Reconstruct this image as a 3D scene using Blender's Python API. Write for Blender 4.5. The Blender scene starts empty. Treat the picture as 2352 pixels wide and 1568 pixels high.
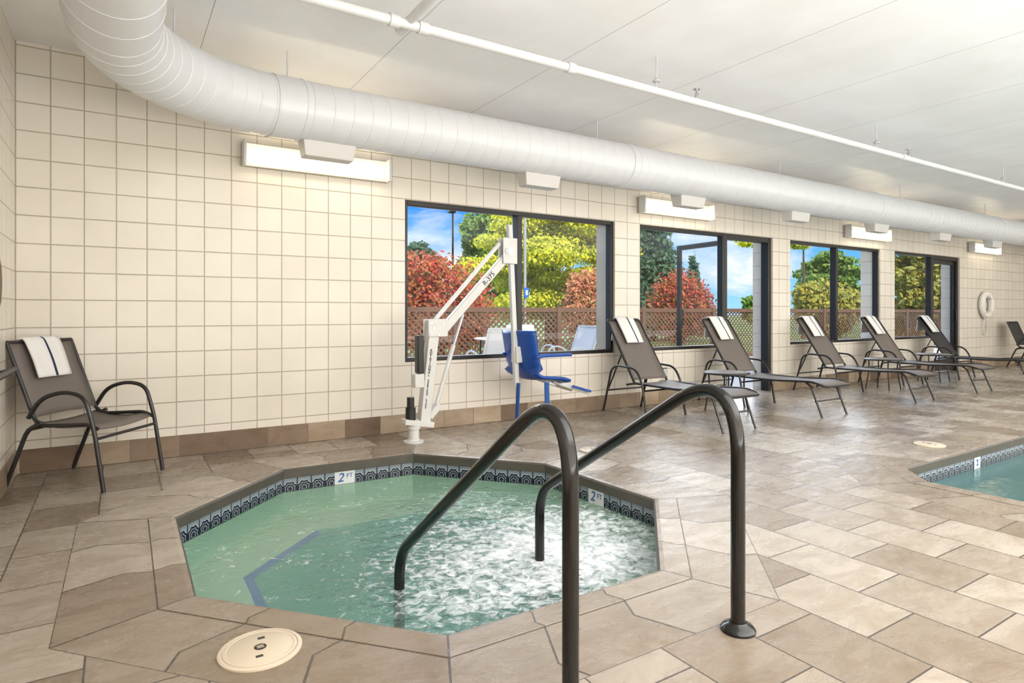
import bpy, bmesh, math, random
import numpy as np
from mathutils import Vector, Matrix
from mathutils.geometry import tessellate_polygon
random.seed(7); np.random.seed(7)
S = bpy.context.scene; C = S.collection
try:
    S.view_settings.view_transform = 'Standard'
    S.view_settings.look = 'None'
except Exception: pass
PI = math.pi
H = 1.15; D = 5.61; F = 1420.0; HZ = 718.0; CX = 1176.0
SN, CS = math.sin(math.radians(32.5)), math.cos(math.radians(32.5))
CEIL = 3.09
V = Vector

def ray(px):
    o = (px-CX)/F
    return SN+CS*o, CS-SN*o
def on_floor(px, py, z=0.0):
    d = (H-z)*F/(py-HZ); a, b = ray(px)
    return V((a*d, b*d, z))
def on_y(px, py, y):
    a, b = ray(px); d = y/b
    return V((a*d, y, H+(HZ-py)/F*d))

# ------------------------------------------------------------------ materials
def new_mat(name):
    m = bpy.data.materials.new(name); m.use_nodes = True
    nt = m.node_tree; nt.nodes.clear()
    out = nt.nodes.new('ShaderNodeOutputMaterial')
    return m, nt, out
def N(nt, t, **kw):
    n = nt.nodes.new(t)
    for k, v in kw.items(): setattr(n, k, v)
    return n
def mixc(nt, fac, a, b, mode='MIX'):
    n = N(nt, 'ShaderNodeMix', data_type='RGBA', blend_type=mode)
    for i, v in ((0, fac), (6, a), (7, b)):
        if hasattr(v, 'is_output'): nt.links.new(v, n.inputs[i])
        elif i == 0: n.inputs[0].default_value = v
        else: n.inputs[i].default_value = (*v[:3], 1)
    return n.outputs[2]
def math_(nt, op, a, b=None, c=None, clamp=False):
    n = N(nt, 'ShaderNodeMath', operation=op); n.use_clamp = clamp
    for i, v in enumerate((a, b, c)):
        if v is None: continue
        if hasattr(v, 'is_output'): nt.links.new(v, n.inputs[i])
        else: n.inputs[i].default_value = v
    return n.outputs[0]
def ramp(nt, fac, stops):
    n = N(nt, 'ShaderNodeValToRGB'); e = n.color_ramp.elements
    while len(e) < len(stops): e.new(0.5)
    for el, (p, c) in zip(e, stops):
        el.position = p; el.color = (*c[:3], 1) if not isinstance(c, float) else (c, c, c, 1)
    nt.links.new(fac, n.inputs[0])
    return n.outputs[0]
def noise(nt, vec, scale, detail=4, rough=.55, dist=0.0):
    n = N(nt, 'ShaderNodeTexNoise')
    n.inputs['Scale'].default_value = scale; n.inputs['Detail'].default_value = detail
    n.inputs['Roughness'].default_value = rough; n.inputs['Distortion'].default_value = dist
    if vec is not None: nt.links.new(vec, n.inputs['Vector'])
    return n.outputs[0]
def bump(nt, height, strength, dist=.01):
    b = N(nt, 'ShaderNodeBump'); b.inputs['Distance'].default_value = dist
    if hasattr(strength, 'is_output'): nt.links.new(strength, b.inputs['Strength'])
    else: b.inputs['Strength'].default_value = strength
    nt.links.new(height, b.inputs['Height']); return b.outputs[0]
def schlick(nt, nrm, f0):
    g = N(nt, 'ShaderNodeNewGeometry')
    d = N(nt, 'ShaderNodeVectorMath', operation='DOT_PRODUCT')
    nt.links.new(g.outputs['Incoming'], d.inputs[0]); nt.links.new(nrm if nrm is not None else g.outputs['Normal'], d.inputs[1])
    c = math_(nt, 'SUBTRACT', 1.0, math_(nt, 'ABSOLUTE', d.outputs['Value']), clamp=True)
    return math_(nt, 'MULTIPLY_ADD', math_(nt, 'POWER', c, 5.0), 1-f0, f0)
def bsdf(nt, out, rough=.5, metal=0.0):
    p = N(nt, 'ShaderNodeBsdfPrincipled')
    p.inputs['Roughness'].default_value = rough; p.inputs['Metallic'].default_value = metal
    nt.links.new(p.outputs[0], out.inputs[0]); return p

def MT(name, col, rough=.5, metal=0.0, var=.06, scale=9, bmp=0.0, bscale=200, spec=None):
    m, nt, out = new_mat(name); p = bsdf(nt, out, rough, metal)
    tc = N(nt, 'ShaderNodeTexCoord').outputs['Object']
    f = noise(nt, tc, scale, 3)
    c = mixc(nt, f, [x*(1-var) for x in col], [min(1, x*(1+var)) for x in col])
    nt.links.new(c, p.inputs['Base Color'])
    if bmp: nt.links.new(bump(nt, noise(nt, tc, bscale, 2), bmp, .002), p.inputs['Normal'])
    if spec is not None: p.inputs['Specular IOR Level'].default_value = spec
    return m
def EM(name, col, strength, clear=0.0):
    m, nt, out = new_mat(name)
    tc = N(nt, 'ShaderNodeTexCoord').outputs['Object']
    f = noise(nt, tc, 30, 1)
    e = N(nt, 'ShaderNodeEmission'); e.inputs[1].default_value = strength
    nt.links.new(mixc(nt, f, [x*.95 for x in col], col), e.inputs[0])
    last = e.outputs[0]
    if clear:
        t = N(nt, 'ShaderNodeBsdfTransparent'); mx = N(nt, 'ShaderNodeMixShader'); mx.inputs[0].default_value = clear
        nt.links.new(last, mx.inputs[1]); nt.links.new(t.outputs[0], mx.inputs[2]); last = mx.outputs[0]
    nt.links.new(last, out.inputs[0]); return m

def brick(name, mode, ph, bw, rh, mortar, c1, c2, cm, rough=.4, offset=0.0, stone=0.0, bmp=.4, bdist=.004, msm=.15):
    m, nt, out = new_mat(name); p = bsdf(nt, out, rough)
    tcn = N(nt, 'ShaderNodeTexCoord')
    tc = tcn.outputs['Object']
    sep = N(nt, 'ShaderNodeSeparateXYZ'); com = N(nt, 'ShaderNodeCombineXYZ')
    if mode == 'UV':
        nt.links.new(tcn.outputs['UV'], sep.inputs[0]); ax = 'XY'
    else:
        nt.links.new(tc, sep.inputs[0]); ax = mode
    for i in range(2):
        nt.links.new(math_(nt, 'SUBTRACT', sep.outputs['XYZ'.index(ax[i])], ph[i]), com.inputs[i])
    b = N(nt, 'ShaderNodeTexBrick'); b.offset = offset; b.offset_frequency = 2; b.squash = 1
    nt.links.new(com.outputs[0], b.inputs['Vector'])
    b.inputs['Scale'].default_value = 1; b.inputs['Mortar Size'].default_value = mortar
    b.inputs['Mortar Smooth'].default_value = msm; b.inputs['Bias'].default_value = 0
    b.inputs['Brick Width'].default_value = bw; b.inputs['Row Height'].default_value = rh
    for k, c in (('Color1', c1), ('Color2', c2), ('Mortar', cm)): b.inputs[k].default_value = (*c, 1)
    col = b.outputs['Color']; hgt = math_(nt, 'SUBTRACT', 1.0, b.outputs['Fac'])
    if stone:
        mp = N(nt, 'ShaderNodeMapping'); mp.inputs['Scale'].default_value = (1.0, 2.0, 2.0)
        nt.links.new(tc, mp.inputs[0])
        # shift the veining per tile so that every slab looks cut from another place
        vm = N(nt, 'ShaderNodeVectorMath', operation='MULTIPLY_ADD')
        nt.links.new(b.outputs['Color'], vm.inputs[0]); vm.inputs[1].default_value = (40, 55, 70); nt.links.new(mp.outputs[0], vm.inputs[2])
        vec = vm.outputs[0]
        n1 = noise(nt, vec, 3.6, 12, .68, .5)
        k = ramp(nt, n1, [(.28, (.62, .53, .44)), (.42, (.86, .81, .74)), (.54, (1.0, .985, .97)), (.74, (1.22, 1.23, 1.24))])
        col = mixc(nt, stone, col, k, 'MULTIPLY')
        n2 = noise(nt, vec, 5.0, 10, .62, 1.2)
        hgt = math_(nt, 'ADD', math_(nt, 'MULTIPLY', hgt, 1.3), math_(nt, 'MULTIPLY', n2, 1.8))
        # joints keep the grout colour
        col = mixc(nt, b.outputs['Fac'], col, cm)
        rr = N(nt, 'ShaderNodeMapRange'); rr.inputs[1].default_value = .35; rr.inputs[2].default_value = .65
        rr.inputs[3].default_value = rough-.06; rr.inputs[4].default_value = rough+.12
        nt.links.new(n1, rr.inputs[0]); nt.links.new(rr.outputs[0], p.inputs['Roughness'])
    else:
        n1 = noise(nt, tc, 2.0, 4)
        k = ramp(nt, n1, [(.3, (.95, .945, .93)), (.7, (1.03, 1.03, 1.03))])
        col = mixc(nt, 1.0, col, k, 'MULTIPLY')
    nt.links.new(col, p.inputs['Base Color'])
    nt.links.new(bump(nt, hgt, bmp, bdist), p.inputs['Normal'])
    return m

TW = .202
WC1, WC2, WCM = (.79, .738, .655), (.765, .71, .62), (.54, .47, .38)
m_wall = brick('cream_block_tile', 'XZ', (-.416, .031), TW, TW, .0047, WC1, WC2, WCM, .24, 0, 0, .8, .008, .6)
m_wally = brick('cream_block_tile_side', 'YZ', (D, .031), TW, TW, .0047, WC1, WC2, WCM, .24, 0, 0, .8, .008, .6)
FC1, FC2, FCM = (.215, .166, .120), (.43, .38, .318), (.080, .065, .052)
m_floor = brick('slate_floor_tile', 'YX', (.12, -.426), .42, .333, .0035, FC1, FC2, FCM, .235, .5, .75, .55, .006)
m_border = brick('slate_border_tile', 'UV', (0, 0), 1, 1, .011, FC1, FC2, FCM, .235, 0, .75, .55, .006)
BC1, BC2 = (.15, .095, .06), (.50, .40, .29)
m_base = brick('slate_baseboard_tile', 'XZ', (.08, 0), .335, .3, .004, BC1, BC2, (.16, .13, .10), .4, 0, .85, .5)
m_basey = brick('slate_baseboard_tile_side', 'YZ', (.1, 0), .335, .3, .004, BC1, BC2, (.16, .13, .10), .4, 0, .85, .5)
m_ceil = brick('white_ceiling_panel', 'YX', (0, .51), 60, 1.19, .003, (.90, .90, .91), (.90, .90, .91), (.42, .42, .42), .35, 0, 0, .15)
m_lip = MT('coping_edge_stone', (.075, .066, .052), .4, var=.3, scale=12)
m_white = MT('white_paint', (.66, .66, .66), .35)
m_duct = MT('white_painted_duct', (.65, .66, .675), .3, var=.04)
m_ductband = MT('grey_duct_band', (.52, .53, .54), .4)
m_reg = MT('register_beige', (.58, .565, .54), .5)
m_lift = MT('lift_white_powder_coat', (.64, .64, .62), .3)
m_steel = MT('steel', (.55, .55, .55), .3, 1.0)
m_black = MT('black_plastic', (.014, .014, .015), .4)
m_bronze = MT('dark_bronze_frame', (.014, .012, .011), .4)
m_rail = MT('dark_bronze_rail', (.007, .0062, .0056), .13, 0.0, spec=.5)
m_chairfr = MT('charcoal_tube', (.020, .019, .019), .3)
m_sling = MT('taupe_sling', (.165, .14, .122), .5, var=.12, scale=160, bmp=.5, bscale=500)
m_slingd = MT('dark_sling', (.030, .028, .030), .6, var=.12, scale=160, bmp=.5, bscale=500)
m_slingw = MT('pale_outdoor_sling', (.78, .77, .74), .7)
m_towel = MT('white_towel', (.84, .83, .81), .95, var=.05, scale=60, bmp=.9, bscale=350)
m_stripe = MT('navy_stripe', (.02, .035, .075), .9)
m_blue = MT('royal_blue_plastic', (.004, .062, .33), .3)
m_bluef = MT('blue_strap', (.012, .08, .30), .7)
m_lid = MT('beige_lid', (.60, .51, .39), .45)
m_liddark = MT('lid_slot_dark', (.03, .028, .025), .5)
m_basin = MT('green_white_plaster', (.58, .69, .54), .6, var=.08, scale=4)
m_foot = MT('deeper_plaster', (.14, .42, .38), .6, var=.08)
m_poolb = MT('pool_plaster', (.07, .21, .22), .6, var=.05, scale=2)
m_bluetile = MT('blue_edge_tile', (.0, .12, .55), .4)
m_mark = MT('marker_white', (.62, .64, .64), .3)
m_markblue = MT('marker_blue', (.02, .10, .30), .4)
m_fence = MT('brown_fence_wood', (.125, .064, .036), .8, var=.3, scale=6)
m_trunk = MT('bark', (.10, .075, .055), .9, var=.3)
m_patio = MT('patio_concrete', (.52, .50, .46), .9, var=.12, scale=2)
m_grass = MT('lawn', (.10, .22, .04), .95, var=.3, scale=5)
m_pole = MT('grey_pole', (.33, .34, .35), .5)
m_sign = MT('sign_blue', (.01, .12, .55), .5)
m_brown = MT('brown_wood', (.12, .06, .03), .5, var=.3)
m_ring = MT('life_ring_white', (.85, .83, .78), .5)
m_rope = MT('rope', (.72, .70, .66), .9)
m_diff = EM('fluorescent_diffuser', (1.0, .87, .62), 1.3, .30)
m_tube = EM('fluorescent_tube', (1.0, .86, .62), 55.0)
m_housing = MT('lamp_housing', (.42, .38, .31), .5)

# decorative waterline tile
def band_mat():
    m, nt, out = new_mat('navy_motif_tile'); p = bsdf(nt, out, .2)
    uv = N(nt, 'ShaderNodeTexCoord').outputs['UV']
    sep = N(nt, 'ShaderNodeSeparateXYZ'); nt.links.new(uv, sep.inputs[0])
    x = math_(nt, 'SUBTRACT', math_(nt, 'FRACT', sep.outputs[0]), .5)
    y = math_(nt, 'SUBTRACT', sep.outputs[1], .5)
    y2 = math_(nt, 'ADD', y, .30)
    r = math_(nt, 'SQRT', math_(nt, 'ADD', math_(nt, 'MULTIPLY', x, x), math_(nt, 'MULTIPLY', y2, y2)))
    a = math_(nt, 'ARCTAN2', x, y2)
    petal = math_(nt, 'MULTIPLY', math_(nt, 'COSINE', math_(nt, 'MULTIPLY', a, 8.0)), .035)
    rr = math_(nt, 'ADD', r, petal)
    l1 = math_(nt, 'LESS_THAN', math_(nt, 'ABSOLUTE', math_(nt, 'SUBTRACT', rr, .52)), .026)
    l2 = math_(nt, 'LESS_THAN', math_(nt, 'ABSOLUTE', math_(nt, 'SUBTRACT', rr, .34)), .020)
    l3 = math_(nt, 'LESS_THAN', math_(nt, 'ABSOLUTE', math_(nt, 'SUBTRACT', rr, .17)), .02)
    mask = math_(nt, 'MAXIMUM', math_(nt, 'MAXIMUM', l1, l2), l3)
    ins = math_(nt, 'LESS_THAN', rr, .52)
    col = mixc(nt, ins, (.20, .23, .27), (.007, .010, .024))
    col = mixc(nt, mask, col, (.36, .41, .45))
    g = math_(nt, 'GREATER_THAN', math_(nt, 'ABSOLUTE', x), .46)
    col = mixc(nt, g, col, (.012, .016, .02))
    g2 = math_(nt, 'GREATER_THAN', math_(nt, 'ABSOLUTE', y), .45)
    col = mixc(nt, g2, col, (.02, .025, .03))
    nt.links.new(col, p.inputs['Base Color']); return m
m_band = band_mat()

def water_mat(name, tint, bodyc, glare_c=None, rip=.25, body=.06):
    m, nt, out = new_mat(name)
    tcn = N(nt, 'ShaderNodeTexCoord'); tc = tcn.outputs['Object']
    n1 = noise(nt, tc, 7, 3, .5, .6); n2 = noise(nt, tc, 26, 3, .6, .8)
    hgt = math_(nt, 'ADD', n1, math_(nt, 'MULTIPLY', n2, .4))
    st = rip
    if glare_c:
        vm = N(nt, 'ShaderNodeVectorMath', operation='DISTANCE'); nt.links.new(tc, vm.inputs[0]); vm.inputs[1].default_value = glare_c
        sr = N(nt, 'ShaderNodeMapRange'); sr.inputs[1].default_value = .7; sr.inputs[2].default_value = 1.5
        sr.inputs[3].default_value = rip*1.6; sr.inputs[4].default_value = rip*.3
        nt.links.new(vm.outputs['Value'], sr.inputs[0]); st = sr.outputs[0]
    nrm = bump(nt, hgt, st, .05)
    tr = N(nt, 'ShaderNodeBsdfTransparent'); tr.inputs[0].default_value = (*tint, 1)
    gl = N(nt, 'ShaderNodeBsdfGlossy'); gl.inputs['Roughness'].default_value = .05
    nt.links.new(nrm, gl.inputs['Normal'])
    df = N(nt, 'ShaderNodeBsdfDiffuse'); df.inputs[0].default_value = (*bodyc, 1)
    mb = N(nt, 'ShaderNodeMixShader'); mb.inputs[0].default_value = body
    nt.links.new(tr.outputs[0], mb.inputs[1]); nt.links.new(df.outputs[0], mb.inputs[2])
    mx = N(nt, 'ShaderNodeMixShader')
    nt.links.new(schlick(nt, nrm, .035), mx.inputs[0]); nt.links.new(mb.outputs[0], mx.inputs[1]); nt.links.new(gl.outputs[0], mx.inputs[2])
    last = mx.outputs[0]
    if glare_c:  # window glare on the water, painted as white diffuse flecks
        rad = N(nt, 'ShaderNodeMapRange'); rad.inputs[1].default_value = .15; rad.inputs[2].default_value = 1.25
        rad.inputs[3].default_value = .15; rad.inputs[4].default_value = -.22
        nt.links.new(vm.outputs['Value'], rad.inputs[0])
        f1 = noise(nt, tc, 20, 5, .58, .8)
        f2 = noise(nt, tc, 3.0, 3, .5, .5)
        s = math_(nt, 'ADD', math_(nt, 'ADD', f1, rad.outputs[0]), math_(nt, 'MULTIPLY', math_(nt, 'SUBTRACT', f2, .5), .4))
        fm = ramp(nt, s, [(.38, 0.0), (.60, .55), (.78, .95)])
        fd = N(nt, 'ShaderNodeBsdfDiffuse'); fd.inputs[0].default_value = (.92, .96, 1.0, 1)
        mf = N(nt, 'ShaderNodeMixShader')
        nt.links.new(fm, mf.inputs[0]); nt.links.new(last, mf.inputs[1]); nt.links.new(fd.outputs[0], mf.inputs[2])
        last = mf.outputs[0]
    nt.links.new(last, out.inputs[0]); return m
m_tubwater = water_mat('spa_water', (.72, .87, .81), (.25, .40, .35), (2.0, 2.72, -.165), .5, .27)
m_poolwater = water_mat('pool_water', (.66, .86, .86), (.12, .25, .25), None, .10, .2)

def glass_mat():
    m, nt, out = new_mat('clear_window_glass')
    tr = N(nt, 'ShaderNodeBsdfTransparent')
    f = noise(nt, N(nt, 'ShaderNodeTexCoord').outputs['Object'], .5, 1)
    nt.links.new(mixc(nt, f, (.95, .97, .96), (.99, .99, .99)), tr.inputs[0])
    gl = N(nt, 'ShaderNodeBsdfGlossy'); gl.inputs['Roughness'].default_value = .0
    mx = N(nt, 'ShaderNodeMixShader')
    nt.links.new(math_(nt, 'MULTIPLY', schlick(nt, None, .04), .5), mx.inputs[0]); nt.links.new(tr.outputs[0], mx.inputs[1]); nt.links.new(gl.outputs[0], mx.inputs[2])
    nt.links.new(mx.outputs[0], out.inputs[0]); return m
m_glass = glass_mat()

def leaf_mat(name, cols):
    m, nt, out = new_mat(name); p = bsdf(nt, out, .6)
    g = N(nt, 'ShaderNodeNewGeometry')
    n = len(cols)
    c = ramp(nt, g.outputs['Random Per Island'], [(i/(n-1), c) for i, c in enumerate(cols)])
    nt.links.new(c, p.inputs['Base Color'])
    tl = N(nt, 'ShaderNodeBsdfTranslucent'); nt.links.new(c, tl.inputs[0])
    mx = N(nt, 'ShaderNodeMixShader'); mx.inputs[0].default_value = .3
    nt.links.new(p.outputs[0], mx.inputs[1]); nt.links.new(tl.outputs[0], mx.inputs[2]); nt.links.new(mx.outputs[0], out.inputs[0])
    return m
m_red = leaf_mat('red_leaves', [(.22, .03, .02), (.56, .06, .04), (.66, .17, .05), (.38, .13, .04), (.20, .17, .04)])
m_pink = leaf_mat('coral_leaves', [(.42, .09, .05), (.66, .22, .11), (.62, .32, .13), (.32, .22, .06)])
m_yel = leaf_mat('yellow_green_leaves', [(.20, .28, .01), (.60, .60, .02), (.86, .74, .03), (.38, .46, .02)])
m_dgr = leaf_mat('dark_green_leaves', [(.02, .06, .03), (.05, .12, .05), (.10, .19, .08), (.03, .08, .05)])
m_mgr = leaf_mat('mid_green_leaves', [(.06, .15, .02), (.16, .29, .04), (.28, .37, .05), (.10, .19, .03)])
m_oli = leaf_mat('olive_leaves', [(.18, .18, .03), (.38, .36, .05), (.50, .40, .05), (.20, .26, .04)])

# ------------------------------------------------------------------ mesh helpers
def tag(o, label=None, cat=None, group=None, kind=None):
    for k, v in (('label', label), ('category', cat), ('group', group), ('kind', kind)):
        if v: o[k] = v
    return o
def empty(name, loc=(0, 0, 0), rz=0.0):
    o = bpy.data.objects.new(name, None); C.objects.link(o)
    o.location = loc; o.rotation_euler = (0, 0, rz); o.empty_display_size = .1
    return o
def obj(name, bm, mat, parent=None, world=True, bev=0, solid=0, ang=35):
    bmesh.ops.recalc_face_normals(bm, faces=bm.faces[:])
    me = bpy.data.meshes.new(name); bm.to_mesh(me); bm.free()
    return obj_me(name, me, mat, parent, world, bev, solid, ang)
def obj_me(name, me, mat, parent=None, world=True, bev=0, solid=0, ang=35):
    for m in (mat if isinstance(mat, (list, tuple)) else [mat]): me.materials.append(m)
    if ang:
        me.polygons.foreach_set('use_smooth', [True]*len(me.polygons))
        me.set_sharp_from_angle(angle=math.radians(ang))
    o = bpy.data.objects.new(name, me); C.objects.link(o)
    if parent:
        o.parent = parent
        if world: o.matrix_parent_inverse = Matrix.Translation(-V(parent.location))
    if solid:
        s = o.modifiers.new('solid', 'SOLIDIFY'); s.thickness = solid; s.offset = 0
    if bev:
        b = o.modifiers.new('bevel', 'BEVEL'); b.width = bev; b.segments = 2; b.limit_method = 'ANGLE'
    return o
def BM(): return bmesh.new()
def box(bm, lo, hi, mi=0):
    x0, y0, z0 = lo; x1, y1, z1 = hi
    v = [bm.verts.new(p) for p in ((x0,y0,z0),(x1,y0,z0),(x1,y1,z0),(x0,y1,z0),(x0,y0,z1),(x1,y0,z1),(x1,y1,z1),(x0,y1,z1))]
    for f in ((0,3,2,1),(4,5,6,7),(0,1,5,4),(1,2,6,5),(2,3,7,6),(3,0,4,7)):
        fc = bm.faces.new([v[i] for i in f]); fc.material_index = mi
def beam(bm, p, q, wy, t):
    p = V(p); q = V(q); d = (q-p).normalized(); s = V((0, 1, 0)); u = d.cross(s).normalized()
    vs = []
    for c in (p, q):
        for a, b in ((-1,-1),(1,-1),(1,1),(-1,1)):
            vs.append(bm.verts.new(c+s*(a*wy/2)+u*(b*t/2)))
    for f in ((0,1,2,3),(7,6,5,4),(0,4,5,1),(1,5,6,2),(2,6,7,3),(3,7,4,0)): bm.faces.new([vs[i] for i in f])
def tube(bm, pts, r, seg=10, closed=False):
    pts = [V(p) for p in pts]; n = len(pts)
    rs = r if isinstance(r, (list, tuple)) else [r]*n
    tang = []
    for i in range(n):
        a = pts[i-1] if (i or closed) else pts[0]; b = pts[(i+1) % n] if (i < n-1 or closed) else pts[-1]
        tang.append((b-a).normalized())
    ref = V((0, 0, 1)) if abs(tang[0].z) < .9 else V((1, 0, 0))
    nn = tang[0].cross(ref).normalized(); rings = []
    for i in range(n):
        nn = (nn-tang[i]*nn.dot(tang[i])).normalized(); bb = tang[i].cross(nn)
        rings.append([bm.verts.new(pts[i]+(nn*math.cos(2*PI*k/seg)+bb*math.sin(2*PI*k/seg))*rs[i]) for k in range(seg)])
    m = n if closed else n-1
    for i in range(m):
        A = rings[i]; B = rings[(i+1) % n]
        for k in range(seg): bm.faces.new((A[k], A[(k+1) % seg], B[(k+1) % seg], B[k]))
    if not closed:
        bm.faces.new(rings[0][::-1]); bm.faces.new(rings[-1])
def fillet(pts, rad, n=6):
    pts = [V(p) for p in pts]; out = [pts[0]]
    for i in range(1, len(pts)-1):
        rd_ = rad[i-1] if isinstance(rad, (list, tuple)) else rad
        p = pts[i]; a = pts[i-1]-p; b = pts[i+1]-p
        r = min(rd_, a.length*.48, b.length*.48)
        A = p+a.normalized()*r; B = p+b.normalized()*r
        for k in range(n+1):
            t = k/n; out.append(A*(1-t)**2+p*2*t*(1-t)+B*t*t)
    out.append(pts[-1]); return out
def lathe(bm, prof, center, axis='Z', seg=32):
    c = V(center); rings = []
    for r, h in prof:
        ring = []
        for k in range(seg):
            a = 2*PI*k/seg; x, y = r*math.cos(a), r*math.sin(a)
            p = (x, y, h) if axis == 'Z' else ((h, x, y) if axis == 'X' else (x, h, y))
            ring.append(bm.verts.new(c+V(p)))
        rings.append(ring)
    for A, B in zip(rings, rings[1:]):
        for k in range(seg): bm.faces.new((A[k], A[(k+1) % seg], B[(k+1) % seg], B[k]))
    bm.faces.new(rings[0][::-1]); bm.faces.new(rings[-1])
def sheet(bm, prof, ys, wav=None):
    rows = []
    for i, (x, z) in enumerate(prof):
        rows.append([bm.verts.new((x+(wav(i, y)[0] if wav else 0), y, z+(wav(i, y)[1] if wav else 0))) for y in ys])
    for A, B in zip(rows, rows[1:]):
        for k in range(len(ys)-1): bm.faces.new((A[k], A[k+1], B[k+1], B[k]))
def lin(a, b, n): return [a+(b-a)*i/(n-1) for i in range(n)]
def resample(prof, n):
    P = [V((x, 0, z)) for x, z in prof]; P = fillet(P, .06, 5)
    L = [0]
    for a, b in zip(P, P[1:]): L.append(L[-1]+(b-a).length)
    out = []
    for i in range(n):
        t = L[-1]*i/(n-1)
        for k in range(len(P)-1):
            if t <= L[k+1]+1e-9:
                u = (t-L[k])/max(1e-9, L[k+1]-L[k]); q = P[k].lerp(P[k+1], u); out.append((q.x, q.z)); break
    return out
def off_poly(poly, d):
    n = len(poly); out = []
    for i in range(n):
        p0, p1, p2 = V(poly[i-1]), V(poly[i]), V(poly[(i+1) % n])
        e1 = (p1-p0).normalized(); e2 = (p2-p1).normalized()
        n1 = V((e1.y, -e1.x)); n2 = V((e2.y, -e2.x))
        b = (n1+n2); b = b/b.length; k = d/b.dot(n1)
        out.append((p1.x+b.x*k, p1.y+b.y*k))
    return out
def flat(bm, loops, z, mi=0):
    L = [[V((x, y, 0)) for x, y in lp] for lp in loops]
    fl = [p for lp in L for p in lp]; vs = [bm.verts.new((p.x, p.y, z)) for p in fl]
    for t in tessellate_polygon(L):
        try:
            f = bm.faces.new([vs[i] for i in t])
            f.material_index = mi
        except ValueError: pass
def rings(bm, poly, prof, per=None, mi_from=None):
    """strip between polygon offsets; UV u 0..n along every edge, v across"""
    uvl = bm.loops.layers.uv.verify()
    polys = [(off_poly(poly, o) if abs(o) > 1e-6 else poly, z) for o, z in prof]
    n = len(poly); L = [0]
    for a, b in zip(prof, prof[1:]): L.append(L[-1]+math.hypot(a[0]-b[0], a[1]-b[1]))
    for j in range(len(prof)-1):
        (A, za), (B, zb) = polys[j], polys[j+1]
        for i in range(n):
            k = (i+1) % n
            ln = (V(poly[i])-V(poly[k])).length; nu = max(1, round(ln/per)) if per else 1
            f = bm.faces.new([bm.verts.new((*A[i], za)), bm.verts.new((*A[k], za)), bm.verts.new((*B[k], zb)), bm.verts.new((*B[i], zb))])
            for lp, uv in zip(f.loops, ((0, L[j]), (nu, L[j]), (nu, L[j+1]), (0, L[j+1]))):
                lp[uvl].uv = (uv[0]+i*13, uv[1]/L[-1])
            if mi_from is not None and j >= mi_from: f.material_index = 1
def copy_tree(o, parent=None):
    c = o.copy(); C.objects.link(c)
    if parent: c.parent = parent
    for ch in [x for x in bpy.data.objects if x.parent == o]: copy_tree(ch, c)
    return c
def text(name, body, size, mat, parent, origin, xa, ya, align='CENTER', shear=0.0, sp=1.0, bold=0.0):
    cu = bpy.data.curves.new(name, 'FONT'); cu.body = body; cu.size = size
    cu.align_x = align; cu.align_y = 'CENTER' if '\n' not in body else 'TOP'
    cu.shear = shear; cu.space_line = sp; cu.offset = bold; cu.extrude = .0008
    t = bpy.data.objects.new(name, cu); C.objects.link(t)
    dg = bpy.context.evaluated_depsgraph_get()
    me = bpy.data.meshes.new_from_object(t.evaluated_get(dg))
    bpy.data.objects.remove(t)
    xa = V(xa).normalized(); ya = V(ya).normalized(); za = xa.cross(ya)
    M4 = Matrix(((xa.x, ya.x, za.x, origin[0]), (xa.y, ya.y, za.y, origin[1]), (xa.z, ya.z, za.z, origin[2]), (0, 0, 0, 1)))
    me.transform(M4); me.materials.clear()
    return obj_me(name, me, mat, parent, True, ang=0)

# ------------------------------------------------------------------ room shell
X0, X1, Y0 = -.618, 18.7, -5.2
TUB = [(.27, 3.95), (1.02, 4.73), (2.03, 4.69), (2.75, 3.84), (2.79, 2.74), (2.04, 1.97), (.99, 1.98), (.26, 2.81)][::-1]
POOL = [(4.92, 2.30), (4.65, 2.03), (4.65, -3.6), (14.5, -3.6), (14.5, 2.30)]
TO, PO = .46, .46
bm = BM()
flat(bm, [[(X0, Y0), (X1, Y0), (X1, D+.35), (X0, D+.35)], off_poly(TUB, TO)[::-1], off_poly(POOL, PO)[::-1]], 0)
tag(obj('floor', bm, m_floor), 'slate look tile floor of the pool room', 'floor', kind='structure')
bm = BM(); box(bm, (X0-.3, Y0-.3, CEIL), (X1+.3, D+.35, CEIL+.2))
tag(obj('ceiling', bm, m_ceil), 'white panelled ceiling with thin seams', 'ceiling', kind='structure')
SILL, HEAD, TH = .67, 2.247, .34
OP = [(2.344, 5.04, None), (5.454, 8.123, 7.08), (8.549, 11.15, None), (11.635, 14.19, 13.09)]
bm = BM(); x = X0-.3
for a, b, dr in OP:
    box(bm, (x, D, 0), (a, D+TH, CEIL)); box(bm, (a, D, HEAD), (b, D+TH, CEIL))
    box(bm, (a, D, 0), (dr if dr else b, D+TH, SILL)); x = b
box(bm, (x, D, 0), (X1+.3, D+TH, CEIL))
tag(obj('wall_back', bm, m_wall), 'cream square tiled wall with the row of windows', 'wall', kind='structure')
bm = BM(); box(bm, (X0-.3, Y0, 0), (X0, D, CEIL))
tag(obj('wall_left', bm, m_wally), 'cream tiled side wall at the left edge', 'wall', kind='structure')
bm = BM(); box(bm, (X1, Y0, 0), (X1+.3, D, CEIL))
tag(obj('wall_right', bm, m_wally), 'cream tiled far end wall', 'wall', kind='structure')
bm = BM(); box(bm, (X0-.3, Y0-.3, 0), (X1+.3, Y0, CEIL))
tag(obj('wall_front', bm, m_wall), 'cream tiled wall behind the viewer', 'wall', kind='structure')
bm = BM()
for a, b in ((X0, 7.08), (8.123, 13.09), (14.19, X1)): box(bm, (a, D-.012, 0), (b, D, .17))
tag(obj('baseboard_back', bm, m_base, bev=.003), 'brown slate tile baseboard under the windows', 'baseboard', kind='structure')
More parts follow.
